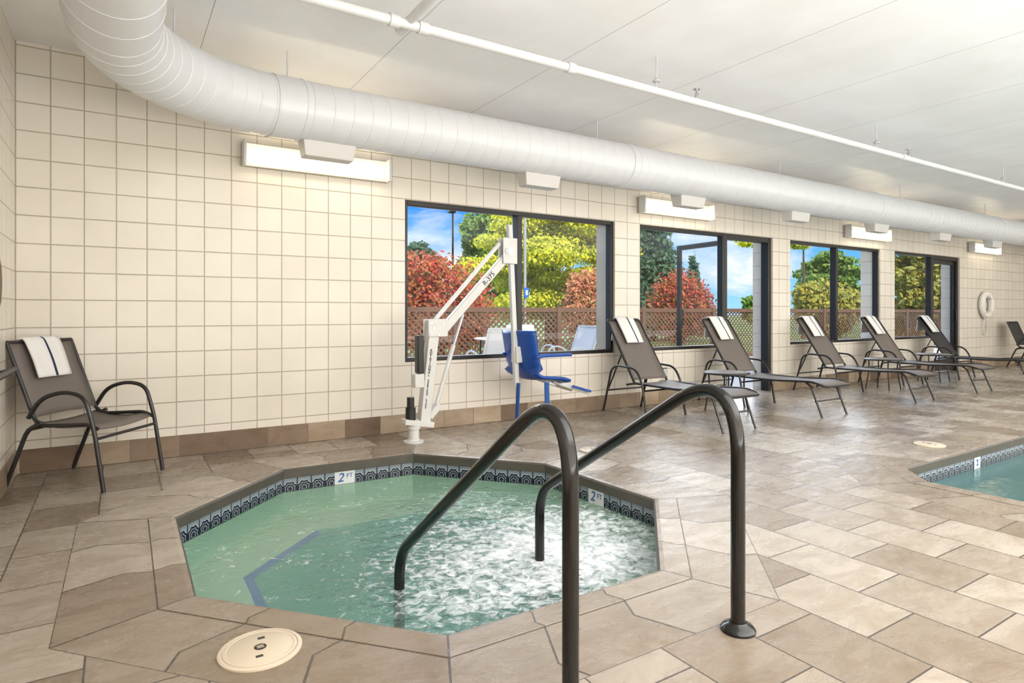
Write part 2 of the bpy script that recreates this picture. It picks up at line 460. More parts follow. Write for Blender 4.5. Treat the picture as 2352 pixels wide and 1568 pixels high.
bm = BM(); box(bm, (X0, Y0, 0), (X0+.012, D-.012, .17))
tag(obj('baseboard_left', bm, m_basey, bev=.003), 'brown slate tile baseboard of the left wall', 'baseboard', kind='structure')

def frame_bars(bm, a, b, z0, z1, w=.04, y0=D+.03, y1=D+.12):
    box(bm, (a, y0, z0), (a+w, y1, z1)); box(bm, (b-w, y0, z0), (b, y1, z1))
    box(bm, (a+w, y0, z0), (b-w, y1, z0+w)); box(bm, (a+w, y0, z1-w), (b-w, y1, z1))
def pane(bm, a, b, z0, z1, y=D+.075):
    vs = [bm.verts.new(p) for p in ((a, y, z0), (b, y, z0), (b, y, z1), (a, y, z1))]; bm.faces.new(vs)
WL = ['large dark framed window behind the pool lift, nearest the corner', 'dark framed window beside the open glass door', 'dark framed two pane window in the middle of the wall', 'farthest dark framed window at the end of the wall']
DL = ['glass door standing open to the patio', 'closed glass door at the far window']
k = 0
for i, (a, b, dr) in enumerate(OP):
    w = empty('window_%d' % (i+1), (a, D+.03, SILL)); tag(w, WL[i], 'window', kind='structure')
    e = dr if dr else b; mid = 3.69 if i == 0 else (a+b)/2
    bm = BM(); frame_bars(bm, a, e, SILL, HEAD); obj('window_frame', bm, m_bronze, w, bev=.003)
    if not dr:
        bm = BM(); box(bm, (mid-.032, D+.025, SILL+.04), (mid+.032, D+.125, HEAD-.04)); obj('mullion', bm, m_bronze, w, bev=.003)
        bm = BM(); pane(bm, a+.04, mid-.032, SILL+.04, HEAD-.04); obj('pane', bm, m_glass, w, ang=0)
        bm = BM(); pane(bm, mid+.032, b-.04, SILL+.04, HEAD-.04); obj('pane', bm, m_glass, w, ang=0)
    else:
        bm = BM(); pane(bm, a+.04, dr-.04, SILL+.04, HEAD-.04); obj('pane', bm, m_glass, w, ang=0)
        dd = empty('door_%d' % (k+1), (dr, D+.03, 0)); tag(dd, DL[k], 'door', kind='structure')
        bm = BM()
        box(bm, (dr, D+.03, 0), (dr+.06, D+.15, HEAD)); box(bm, (b-.07, D+.03, 0), (b, D+.15, HEAD)); box(bm, (dr+.06, D+.03, HEAD-.07), (b-.07, D+.15, HEAD))
        obj('door_frame', bm, m_bronze, dd, bev=.003)
        leaf = BM(); Wd = b-.07-dr-.06-.01; x0 = 0; zt = HEAD-.08
        box(leaf, (0, -.02, .02), (.07, .025, zt)); box(leaf, (Wd-.07, -.02, .02), (Wd, .025, zt))
        box(leaf, (.07, -.02, .02), (Wd-.07, .025, .24)); box(leaf, (.07, -.02, zt-.07), (Wd-.07, .025, zt))
        gl = BM(); pane(gl, .07, Wd-.07, .24, zt-.07, 0.0)
        hd = BM(); tube(hd, fillet([(Wd-.035, -.02, .95), (Wd-.035, -.07, .95), (Wd-.035, -.07, 1.2), (Wd-.035, -.02, 1.2)], .03), .01, 8)
        R = Matrix.Translation((dr+.065, D+.09, 0)) @ Matrix.Rotation(math.radians(86) if k == 0 else 0, 4, 'Z')
        for q in (leaf, gl, hd): bmesh.ops.transform(q, matrix=R, verts=q.verts[:])
        lf = obj('door_leaf', leaf, m_bronze, dd, bev=.003)
        g = obj('door_glass', gl, m_glass, lf, world=False, ang=0)
        hh = obj('door_handle', hd, m_black, lf, world=False)
        k += 1

# ------------------------------------------------------------------ hot tub
tc = (1.52, 3.34)
WZ = -.165; LIP = -.068
INN = [(tc[0]+(x-tc[0])*.74, tc[1]+(y-tc[1])*.70) for x, y in TUB]
INN2 = [(tc[0]+(x-tc[0])*.70, tc[1]+(y-tc[1])*.66) for x, y in TUB]
root = empty('hot_tub', (tc[0], tc[1], 0)); tag(root, 'octagonal sunken hot tub with blue patterned waterline tiles', 'hot tub')
COP = [(.13, .0), (.127, .003), (.02, .005), (.0, .001), (-.010, -.010), (-.010, LIP)]
bm = BM(); rings(bm, TUB, COP, .36, 3)
obj('coping', bm, [m_border, m_lip], root)
bm = BM(); rings(bm, TUB, [(TO, 0), (.13, 0)], .36); obj('border_tiles', bm, m_border, root)
bm = BM(); rings(bm, TUB, [(0, LIP-.102), (0, LIP+.002)], .1); tb = obj('tile_band', bm, m_band, root)
bm = BM(); rings(bm, TUB, [(0, LIP-.102), (0, -.35)])
def loft(bm, A, za, B, zb, keep=None):
    for i in range(len(A)):
        j = (i+1) % len(A)
        if keep and not keep((A[i][0]+A[j][0])/2, (A[i][1]+A[j][1])/2): continue
        bm.faces.new([bm.verts.new((*A[i], za)), bm.verts.new((*A[j], za)), bm.verts.new((*B[j], zb)), bm.verts.new((*B[i], zb))])
loft(bm, TUB, -.35, INN, -.35); obj('bench', bm, m_basin, root)
kl = lambda x, y: x < 1.3
bm = BM(); loft(bm, INN, -.347, INN2, -.347, kl); loft(bm, INN2, -.347, INN2, -.36, kl); obj('bench_edge_tiles', bm, m_bluetile, root)
bm = BM(); loft(bm, INN, -.349, INN2, -.349, lambda x, y: x >= 1.3); loft(bm, INN2, -.349, INN2, -.75); flat(bm, [INN2], -.75); obj('footwell', bm, m_foot, root)
def marker(parent, p, n, txt, wdt=.155, hgt=.096, zc=LIP-.05):
    n = V((n[0], n[1], 0)).normalized(); r = V((-n.y, n.x, 0)); c = V((p[0], p[1], zc))+n*.004
    bm = BM()
    vs = [bm.verts.new(c+r*a*wdt/2+V((0, 0, b*hgt/2))) for a, b in ((-1,-1),(1,-1),(1,1),(-1,1))]; bm.faces.new(vs)
    pl = obj('depth_marker', bm, m_mark, parent, ang=0)
    c2 = c+n*.002
    if 'FT' in txt:
        text('marker_number', '2', .095, m_markblue, pl, c2-r*wdt*.22, r, (0, 0, 1), shear=.25, bold=.001)
        text('marker_letters', 'FT', .048, m_markblue, pl, c2+r*wdt*.24+V((0, 0, .012)), r, (0, 0, 1))
    else:
        text('marker_number', txt, .075, m_markblue, pl, c2, r, (0, 0, 1), bold=.001)
    for t in [x for x in bpy.data.objects if x.parent == pl]: t.matrix_parent_inverse = Matrix.Identity(4)
marker(root, (1.473, 4.712), (-.04, -1), '2FT')
marker(root, (2.771, 3.27), (-1, -.03), '2FT')
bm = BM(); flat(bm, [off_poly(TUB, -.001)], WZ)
tag(obj('spa_water', bm, m_tubwater, ang=0), 'rippling green water with painted white window glare filling the hot tub', 'water', kind='stuff')

# ------------------------------------------------------------------ swimming pool
root = empty('swimming_pool', (4.65, 2.3, 0)); tag(root, 'swimming pool at the right edge with slate coping', 'swimming pool')
bm = BM(); rings(bm, POOL, COP, .36, 3)
obj('coping', bm, [m_border, m_lip], root)
bm = BM(); rings(bm, POOL, [(PO, 0), (.13, 0)], .36); obj('border_tiles', bm, m_border, root)
bm = BM(); rings(bm, POOL, [(0, LIP-.102), (0, LIP+.002)], .1); obj('tile_band', bm, m_band, root)
bm = BM(); rings(bm, POOL, [(0, LIP-.102), (0, -1.2)]); flat(bm, [POOL], -1.2); obj('basin', bm, m_poolb, root)
marker(root, (6.13, 2.30), (0, -1), '2', .12)
bm = BM(); flat(bm, [off_poly(POOL, -.001)], WZ)
tag(obj('pool_water', bm, m_poolwater, ang=0), 'still teal water in the swimming pool', 'water', kind='stuff')

# ------------------------------------------------------------------ tub handrails
def handrail(X, yf, yw, label, zt, zb):
    r = empty('handrail', (X, yf, 0)); tag(r, label, 'handrail', 'hot tub handrails')
    bm = BM()
    pts = fillet([(X, yf, .0), (X, yf, zt), (X, yw, zb), (X, yw, -.36)], [.36, .13], 18)
    tube(bm, pts, .0255, 18); obj('rail', bm, m_rail, r, ang=60)
    bm = BM(); lathe(bm, [(.062, .0), (.062, .008), (.052, .02), (.034, .028), (.030, .034)], (X, yf, 0)); obj('floor_flange', bm, m_rail, r)
handrail(1.133, 1.455, 2.78, 'dark bronze tub handrail nearest the viewer, floor end out of frame', .975, .0)
handrail(1.895, 1.45, 2.70, 'dark bronze tub handrail with its round floor flange in view', .98, .20)

# ------------------------------------------------------------------ lids in the floor
def lid(p, r, label):
    o = empty('skimmer_lid', p); tag(o, label, 'skimmer lid', 'round skimmer lids in the floor')
    bm = BM(); lathe(bm, [(r, 0), (r, .006), (r*.96, .009), (r*.9, .009), (r*.89, .006)], p, seg=40); obj('rim', bm, m_lid, o)
    bm = BM(); lathe(bm, [(r*.88, .002), (r*.88, .0085), (r*.8, .0105), (r*.78, .0090), (r*.76, .0105)], p, seg=40); obj('cover', bm, m_lid, o)
    for s in (-1, 1):
        bm = BM(); q = V(p)+V((s*r*.10, s*r*.44, .0108)); box(bm, (q.x-r*.085, q.y-r*.05, q.z-.003), (q.x+r*.085, q.y+r*.05, q.z+.0006)); obj('slot', bm, m_liddark, o)
    bm = BM(); lathe(bm, [(r*.15, .008), (r*.15, .0118), (r*.12, .0122)], p, seg=20); obj('emblem', bm, m_liddark, o)
    bm = BM(); pp = V(p)
    for s in (-1, 0, 1): box(bm, (pp.x-r*.08, pp.y+s*r*.05-r*.01, .0120), (pp.x+r*.08, pp.y+s*r*.05+r*.01, .0128))
    obj('emblem_bars', bm, m_lid, o)
p = on_floor(598, 1492); lid((p.x, p.y, .0), .135, 'large round beige skimmer lid in front of the hot tub')
p = on_floor(1362, 1034); lid((p.x, p.y, .0), .11, 'round skimmer lid in the tiles behind the hot tub')
p = on_floor(2135, 1021); lid((p.x, p.y, .0), .12, 'round skimmer lid beside the swimming pool corner')

# ------------------------------------------------------------------ duct
DY, DZ, DR = 4.77, 2.667, .22
duct = empty('air_duct', (1.03, DY, DZ)); tag(duct, 'large white round spiral air duct curving along the ceiling', 'air duct')
def sweep(bm, stations, seg=36):
    R = []
    for c, t, r in stations:
        t = V(t).normalized(); s = t.cross(V((0, 0, 1))).normalized(); u = V((0, 0, 1))
        R.append([bm.verts.new(V(c)+s*(r*math.cos(2*PI*k/seg))+u*(r*math.sin(2*PI*k/seg))+t*.03*math.cos(2*PI*k/seg)) for k in range(seg)])
    for A, B in zip(R, R[1:]):
        for k in range(seg): bm.faces.new((A[k], A[(k+1) % seg], B[(k+1) % seg], B[k]))
RDG = .0026
def straight(p, d, L, pitch):
    st = []; d = V(d); p = V(p); n = int(L/pitch)
    for i in range(n):
        s = i*pitch
        for o, r in ((0, DR), (.004, DR+RDG), (.009, DR+RDG), (.013, DR)): st.append((p+d*(s+o), d, r))
    st.append((p+d*L, d, DR)); return st
bm = BM(); sweep(bm, straight((1.03, DY, DZ), (1, 0, 0), X1-1.03, .145)); obj('straight_run', bm, m_duct, duct, ang=25)
bm = BM(); RB = 1.05; st = []; NG = 12
for i in range(NG+1):
    for o, r in ((-.008, DR), (-.004, DR+RDG), (.004, DR+RDG), (.008, DR)):
        th = PI/2+PI/2*(i/NG)+o/RB
        th = min(max(th, PI/2), PI)
        st.append(((1.03+RB*math.cos(th), DY-RB+RB*math.sin(th), DZ), (-math.sin(th), math.cos(th), 0), r))
sweep(bm, st); obj('elbow', bm, m_duct, duct, ang=25)
bm = BM(); sweep(bm, straight((-.02, DY-RB, DZ), (0, -1, 0), DY-RB-Y0, .24)); obj('branch_run', bm, m_duct, duct, ang=25)
def band(x0, x1):
    bm = BM(); sweep(bm, [((x, DY, DZ), (1, 0, 0), r) for x, r in ((x0, DR), (x0+.004, DR+.009), (x0+.012, DR+.009), (x0+.016, DR+.005), (x1-.016, DR+.005), (x1-.012, DR+.009), (x1-.004, DR+.009), (x1, DR))])
    obj('coupling', bm, m_duct, duct, ang=25)
band(.93, 1.14); band(4.33, 4.43); band(9.1, 9.18); band(13.24, 13.32)
for xr in (1.06, 4.05, 7.05, 10.05, 13.05, 16.05):
    bm = BM(); tube(bm, [(xr, DY, DZ+DR), (xr, DY, CEIL)], .006, 6); obj('hanger_rod', bm, m_ductband, duct)
bm = BM(); tube(bm, [(.30, 4.47, DZ+DR-.01), (.30, 4.47, CEIL)], .006, 6); obj('hanger_rod', bm, m_ductband, duct)
for xr in (1.37, 3.37, 5.43, 7.46, 9.47, 11.48, 13.5):
    bm = BM(); z0, z1 = 2.335, 2.475
    vs = [bm.verts.new(p) for p in ((xr-.185, 4.75, z0), (xr+.185, 4.75, z0), (xr+.185, 4.88, z0), (xr-.185, 4.88, z0), (xr-.205, 4.73, z1), (xr+.205, 4.73, z1), (xr+.205, 4.90, z1), (xr-.205, 4.90, z1))]
    for f in ((0,3,2,1),(4,5,6,7),(0,1,5,4),(1,2,6,5),(2,3,7,6),(3,0,4,7)): bm.faces.new([vs[i] for i in f])
    obj('air_register', bm, m_reg, duct, bev=.006)

# ------------------------------------------------------------------ sprinkler pipe
PY, PZ, PR = 3.365, 2.83, .029
pipe = empty('sprinkler_pipe', (1.43, PY, PZ)); tag(pipe, 'thin white sprinkler pipe hung under the ceiling', 'pipe')
bm = BM(); tube(bm, [(.6, PY, PZ), (X1, PY, PZ)], PR, 16); obj('main_pipe', bm, m_white, pipe)
bm = BM(); tube(bm, [(1.43, 1.0, PZ+.02), (1.43, PY+.10, PZ+.02)], PR*.9, 16); obj('branch_pipe', bm, m_white, pipe)
bm = BM(); tube(bm, [(1.43, PY+.02, PZ+.02), (1.43, PY+.13, PZ+.02)], PR*1.25, 16); obj('end_cap', bm, m_white, pipe)
for xa in (1.34, 1.52, 2.62, 7.15):
    bm = BM(); tube(bm, [(xa-.03, PY, PZ), (xa+.03, PY, PZ)], PR*1.3, 16); obj('coupling', bm, m_white, pipe)
for xa in (3.443, 6.61, 9.75, 12.9):
    bm = BM(); tube(bm, [(xa, PY, PZ+PR), (xa, PY, CEIL)], .006, 6); lathe(bm, [(.03, 0), (.03, .01), (.01, .03)], (xa, PY, PZ+PR+.04), seg=12); obj('hanger', bm, m_ductband, pipe)
for xa in (3.888, 7.276, 10.6, 13.9):
    bm = BM(); lathe(bm, [(.015, 0), (.015, .035), (.008, .045), (.008, .07), (.028, .072), (.028, .078), (.006, .082)], (xa, PY, PZ+PR-.004), seg=12)
    obj('sprinkler_head', bm, m_steel, pipe)

# ------------------------------------------------------------------ wall lights
LLAB = ['fluorescent wall light above the bare tiles at the corner', 'fluorescent wall light above the open glass door', 'fluorescent wall light above the third window', 'farthest fluorescent wall light near the life ring']
for i, (a, b) in enumerate(((.87, 2.158), (5.40, 6.70), (9.98, 11.28), (14.5, 15.8))):
    r = empty('wall_light', ((a+b)/2, D, 2.39)); tag(r, LLAB[i], 'wall light', 'fluorescent wall lights')
    bm = BM(); box(bm, (a, D-.035, 2.38), (b, D, 2.58)); obj('housing', bm, m_housing, r, bev=.006)
    bm = BM(); prof = [(D-.035, 2.39), (D-.10, 2.40), (D-.125, 2.43), (D-.125, 2.53), (D-.10, 2.56), (D-.035, 2.57)]
    A = [bm.verts.new((a+.025, y, z)) for y, z in prof]; B = [bm.verts.new((b-.025, y, z)) for y, z in prof]
    for q in range(len(prof)-1): bm.faces.new((A[q], A[q+1], B[q+1], B[q]))
    obj('diffuser', bm, m_diff, r)
    bm = BM(); tube(bm, [(a+.06, D-.085, 2.475), (b-.06, D-.085, 2.475)], .017, 10); obj('fluorescent_tube', bm, m_tube, r)
    for s in (a, b-.025):
        bm = BM(); box(bm, (s, D-.14, 2.375), (s+.025, D-.035, 2.585)); obj('end_cap', bm, m_white, r, bev=.008)

# ------------------------------------------------------------------ sling chairs
def make_chair(loc, rz, label, sling, fr, group=None):
    r = empty('patio_chair', loc, rz); tag(r, label, 'chair', group)
    W = .265
    kw = dict(parent=r, world=False)
    bm = BM(); sheet(bm, resample([(-.165, .47), (-.23, .63), (-.30, .80), (-.355, .95)], 12), lin(-W, W, 7), lambda i, y: (-.018*(1-(y/W)**2), 0)); obj('backrest', bm, sling, solid=.006, **kw)
    bm = BM(); sheet(bm, resample([(-.17, .435), (-.05, .405), (.1, .405), (.22, .425), (.265, .40)], 12), lin(-W, W, 7), lambda i, y: (0, -.018*(1-(y/W)**2))); obj('seat', bm, sling, solid=.006, **kw)
    for s in (-1, 1):
        y = s*W
        bm = BM(); tube(bm, fillet([(-.362, y, .955), (-.165, y, .45), (-.10, y, .415), (.20, y, .43), (.27, y, .40)], .06), .0125, 10); obj('side_frame', bm, fr, **kw)
        y = s*(W+.028)
        bm = BM(); tube(bm, fillet([(.33, y, 0), (.265, y, .40), (.20, y, .615), (.06, y, .645), (-.10, y, .60), (-.185, y, .47)], .09, 7), .014, 10); obj('arm_leg', bm, fr, **kw)
        bm = BM(); tube(bm, fillet([(-.10, y*.97, .44), (-.20, y*.97, .39), (-.36, y*.97, 0)], .05), .014, 10); obj('rear_leg', bm, fr, **kw)
    bm = BM(); tube(bm, [(-.362, -W, .955), (-.362, W, .955)], .0125, 10); obj('top_rail', bm, fr, **kw)
    bm = BM(); tube(bm, [(.275, -W-.028, .34), (.275, W+.028, .34)], .010, 8); obj('front_stretcher', bm, fr, **kw)
    bm = BM(); tube(bm, [(-.20, -W-.02, .39), (-.20, W+.02, .39)], .010, 8); obj('rear_stretcher', bm, fr, **kw)
    return r
def make_towel(P0, P1, y0, y1, fl, rl, loc, rz, label, sy, group):
    d = (V((P1[0], 0, P1[1]))-V((P0[0], 0, P0[1]))).normalized(); n = V((d.z, 0, -d.x))
    if n.x < 0: n = -n
    T = V((P1[0], 0, P1[1]))
    def prof(o):
        q = [T-d*fl+n*o, T-d*fl*.5+n*(o+.004), T+n*o, T+d*(o*.8)+n*o*.5, T+d*(o*.8)-n*o*.5, T-n*o*1.3, V((T.x-.035-o, 0, T.z-rl))]
        return resample([(v.x, v.z) for v in q], 26)
    r = empty('towel', loc, rz); tag(r, label, 'towel', group)
    wv = lambda i, y: (.004*math.sin(y*40+i*.3), 0)
    bm = BM(); sheet(bm, prof(.030), lin(y0, y1, 9), wv); obj('cloth', bm, m_towel, r, False, solid=.012)
    bm = BM(); sheet(bm, prof(.0372), lin(sy-.008, sy+.008, 2), wv); obj('stripe', bm, m_stripe, r, False, solid=.002)
    return r
CH = (-.165, 5.165, 0); CRZ = math.radians(-37)
make_chair(CH, CRZ, 'taupe sling patio chair alone in the left corner', m_sling, m_chairfr)
make_towel((-.165, .47), (-.36, .955), -.16, .12, .27, .22, CH, CRZ, 'white striped towel over the corner chair', -.01, 'folded striped towels')
make_chair((16.15, 5.05, 0), math.radians(-90), 'dark patio chair just inside the right edge of the frame', m_slingd, m_chairfr)

# ------------------------------------------------------------------ chaises
def make_chaise(loc, label, sling):
    r = empty('chaise_lounge', loc, math.radians(-90)); tag(r, label, 'chaise lounge', 'chaise lounges along the windows')
    kw = dict(parent=r, world=False); W = .255
    bm = BM(); sheet(bm, resample([(-.005, .40), (-.13, .58), (-.30, .83), (-.455, 1.06)], 12), lin(-W, W, 7), lambda i, y: (-.02*(1-(y/W)**2), 0)); obj('backrest', bm, sling, solid=.006, **kw)
    bm = BM(); sheet(bm, resample([(.0, .375), (.3, .36), (.7, .36), (1.08, .385), (1.22, .35)], 18), lin(-W, W, 7), lambda i, y: (0, -.018*(1-(y/W)**2))); obj('seat', bm, sling, solid=.006, **kw)
    bm = BM(); tube(bm, fillet([(.0, -W, .37), (-.46, -W, 1.07), (-.46, W, 1.07), (.0, W, .37)], .05), .013, 10); obj('back_frame', bm, m_chairfr, **kw)
    bm = BM(); tube(bm, fillet([(-.12, -W, .34), (.0, -W, .365), (.6, -W, .36), (1.08, -W, .385), (1.235, -W, .34), (1.235, W, .34), (1.08, W, .385), (.6, W, .36), (.0, W, .365), (-.12, W, .34)], .06), .013, 10); obj('seat_frame', bm, m_chairfr, **kw)
    for s in (-1, 1):
        y = s*(W+.045)
        bm = BM(); tube(bm, fillet([(-.47, y, 0), (-.33, y, .50), (-.24, y, .55), (.06, y, .535), (.16, y, .40), (.24, y, 0)], .10, 7), .013, 10); obj('arm_leg', bm, m_chairfr, **kw)
        y = s*(W-.012)
        bm = BM(); tube(bm, fillet([(1.0, y, .37), (1.06, y, .33), (1.19, y, 0)], .04), .012, 10); obj('foot_leg', bm, m_chairfr, **kw)
        bm = BM(); tube(bm, [(-.22, s*W*.9, .70), (-.40, s*W*1.1, .27)], .009, 8); obj('back_prop', bm, m_chairfr, **kw)
    for x, z, w in ((.19, .30, W+.045), (-.405, .25, W+.045), (1.12, .17, W)):
        bm = BM(); tube(bm, [(x, -w, z), (x, w, z)], .010, 8); obj('crossbar', bm, m_chairfr, **kw)
    return r
CLAB = ['nearest taupe chaise lounge, beside the pool lift, towel on its back', 'second chaise lounge from the pool lift, before the open door', 'third chaise lounge from the pool lift, before the middle window', 'fourth chaise lounge from the pool lift, past the middle window', 'fifth chaise lounge, darker, half cut by the right edge']
TLAB = ['white striped towel over the nearest chaise back', 'white striped towel over the second chaise back', 'white striped towel over the third chaise back', 'white striped towel over the fourth chaise back', 'white striped towel over the darker fifth chaise back']
base = None; tbase = None
for i, x in enumerate((5.10, 6.74, 8.83, 10.61, 12.50)):
    loc = (x, 5.07, 0)
    if i == 0 or i == 4:
        c = make_chaise(loc, CLAB[i], m_sling if i == 0 else m_slingd)
        if i == 0: base = c
    else:
        c = copy_tree(base); c.location = loc; c['label'] = CLAB[i]
    if i == 0: t = tbase = make_towel((.0, .37), (-.46, 1.07), -.13, .13, .34, .25, loc, math.radians(-90), TLAB[0], .04, 'folded striped towels')
    else:
        t = copy_tree(tbase); t.location = loc; t['label'] = TLAB[i]

def make_table(loc, label):
    r = empty('side_table', loc); tag(r, label, 'side table', 'low side tables between the chaises')
    kw = dict(parent=r, world=False)
    bm = BM(); lathe(bm, [(.235, .44), (.25, .445), (.25, .456), (.24, .462), (.05, .464)], (0, 0, 0), seg=40); obj('table_top', bm, m_sling, **kw)
    bm = BM(); tube(bm, [(.25*math.cos(a*PI/16), .25*math.sin(a*PI/16), .448) for a in range(32)], .012, 8, True); obj('rim', bm, m_chairfr, **kw)
    for k in range(4):
        a = PI/4+k*PI/2
        bm = BM(); tube(bm, fillet([(.2*math.cos(a), .2*math.sin(a), .445), (.19*math.cos(a), .19*math.sin(a), .3), (.24*math.cos(a), .24*math.sin(a), 0)], .08), .010, 8); obj('leg', bm, m_chairfr, **kw)
    return r
tb = make_table((6.0, 4.75, 0), 'low round side table between the two nearest chaises')
for loc, lb in (((9.74, 4.86, 0), 'low round side table between third and fourth chaises'), ((11.55, 4.95, 0), 'low round side table beside the dark fifth chaise')):
    t = copy_tree(tb); t.location = loc; t['label'] = lb

# ------------------------------------------------------------------ pool lift
LY = 5.11
def L(px, py, dy=0.0):
    v = on_y(px, py, LY); v.y += dy; return v
bp = on_floor(950, 1013); bp.y = LY; bx = L(950, 1000).x
lift = empty('pool_lift', (bx, LY, 0)); tag(lift, 'white pool access lift with blue seat in front of the first window', 'pool lift')
bm = BM(); lathe(bm, [(.09, 0), (.09, .012), (.06, .02), (.055, .03)], (bx, LY, 0)); obj('base_plate', bm, m_lift, lift)
bm = BM(); tube(bm, [(bx, LY, .02), (bx, LY, .20)], .05, 20); tube(bm, [(bx, LY, .12), (bx, LY, .15)], .062, 20); obj('pedestal', bm, m_lift, lift)
bm = BM(); beam(bm, L(926, 968), L(992, 974), .11, .05); obj('base_bracket', bm, m_lift, lift, bev=.006)
bm = BM(); tube(bm, [L(943, 966), L(943, 935), L(943, 934), L(943, 912)], [.045, .045, .033, .033], 18); obj('slew_motor', bm, m_black, lift)
mt, mb_ = L(996, 736), L(972, 978)
bm = BM(); beam(bm, mb_, mt, .09, .10); mast = obj('mast', bm, m_lift, lift, bev=.008)
ud = (mt-mb_).normalized(); rd = V((ud.z, 0, -ud.x))
lead = .0245; pos = 0
for wd in ('ROTATIONAL', 'SERIES', 'LIFT'):
    o0 = L(986, 800, -.047)-ud*lead*pos
    text('mast_lettering', '\n'.join(wd), .0315, m_black, mast, o0, rd, ud, sp=.78, bold=.0008).matrix_parent_inverse = Matrix.Identity(4)
    pos += len(wd)+1
for s in (-1, 1):
    bm = BM(); dy = s*.055
    a, b = L(978, 735, dy), L(1022, 772, dy)
    box(bm, (a.x, LY+dy-.006, b.z), (b.x, LY+dy+.006, a.z+.01))
    obj('pivot_bracket', bm, m_lift, lift, bev=.004)
for px, py in ((984, 742), (984, 765), (1012, 745), (1000, 768), (990, 752)):
    bm = BM(); q = L(px, py); lathe(bm, [(.010, -.066), (.010, -.056)], (q.x, LY, q.z), 'Y', 10)
    obj('bolt', bm, m_steel, lift)
a0, a1 = L(1012, 764), L(1162, 590)
bm = BM(); beam(bm, a0, a1, .06, .080); arm = obj('boom_arm', bm, m_lift, lift, bev=.008)
ad = (a1-a0).normalized(); an = V((-ad.z, 0, ad.x))
text('arm_lettering', 'R-375', .066, m_black, arm, L(1119, 640, -.032), ad, an, bold=.0004).matrix_parent_inverse = Matrix.Identity(4)
bm = BM(); beam(bm, L(998, 736), L(1148, 558), .03, .034); obj('parallel_link', bm, m_lift, lift, bev=.005)
bm = BM(); tube(bm, [L(1064, 722, -.0), L(1040, 800)], .012, 10); obj('actuator_rod', bm, m_steel, lift)
bm = BM(); tube(bm, [L(1042, 792), L(1002, 930)], .020, 12); obj('actuator_cylinder', bm, m_lift, lift)
bm = BM(); beam(bm, L(1008, 928), L(984, 958), .08, .06); obj('actuator_motor', bm, m_lift, lift, bev=.01)
a, b = L(954, 770), L(968, 856)
bm = BM(); box(bm, (a.x, LY-.06, b.z), (b.x, LY+.02, a.z)); obj('control_box', bm, m_black, lift, bev=.01)
a, b = L(946, 858), L(968, 888)
bm = BM(); box(bm, (a.x, LY-.07, b.z), (b.x, LY+.02, a.z)); obj('battery', bm, m_lift, lift, bev=.008)
for s in (-1, 1):
    bm = BM(); dy = s*.045; a, b = L(1150, 546, dy), L(1182, 607, dy)
    box(bm, (a.x, LY+dy-.006, b.z), (b.x, LY+dy+.006, a.z))
    obj('head_plate', bm, m_lift, lift, bev=.004)
q = L(1161, 577); bm = BM(); lathe(bm, [(.035, -.062), (.035, -.05), (.02, -.066)], (q.x, LY, q.z), 'Y', 16); obj('pivot_cap', bm, m_steel, lift)
h0, h1 = L(1170, 516), L(1186, 886)
bm = BM(); beam(bm, h1, h0, .045, .05); obj('hanger_post', bm, m_lift, lift, bev=.006)
sx = h1.x-.01
bm = BM(); SY = LY+.055; SW = .295
prof = resample([(sx+.0, .975), (sx+.03, .80), (sx+.07, .58), (sx+.13, .495), (sx+.42, .47), (sx+.50, .44)], 22)
ys = lin(SY-SW, SY+SW, 9)
sheet(bm, prof, ys, lambda i, y: (.07*((y-SY)/SW)**2 if i < 11 else 0, .035*((y-SY)/SW)**2 if i >= 9 else 0))
obj('seat', bm, m_blue, lift, solid=.026)
for s in (-1, 1):
    y = SY+s*(SW+.005)
    bm = BM(); tube(bm, fillet([(sx+.08, y, .72), (sx+.15, y, .735), (sx+.50, y, .735)], .05), .018, 10); obj('armrest', bm, m_blue, lift)
    y = SY+s*.13
    bm = BM(); tube(bm, fillet([(sx+.40, y, .455), (sx+.56, y, .40), (sx+.84, y, .315)], .06), .016, 10); obj('footrest_tube', bm, m_lift, lift)
bm = BM(); beam(bm, (sx+.62, SY, .40), (sx+.86, SY, .33), .34, .02); obj('footrest_plate', bm, m_lift, lift, bev=.006)
bm = BM(); beam(bm, (sx+.62, SY-.172, .40), (sx+.86, SY-.172, .33), .012, .024); obj('footrest_edge', bm, m_blue, lift)
bm = BM(); beam(bm, (sx-.03, LY-.10, .47), (sx-.05, LY-.10, .08), .05, .012); obj('seat_belt', bm, m_bluef, lift)
bm = BM(); beam(bm, (sx+.24, LY-.19, .47), (sx+.25, LY-.19, .17), .012, .05); obj('seat_belt', bm, m_bluef, lift)
bm = BM(); beam(bm, (sx-.02, LY, .74), (sx+.05, LY, .74), .10, .16); obj('seat_bracket', bm, m_lift, lift, bev=.006)

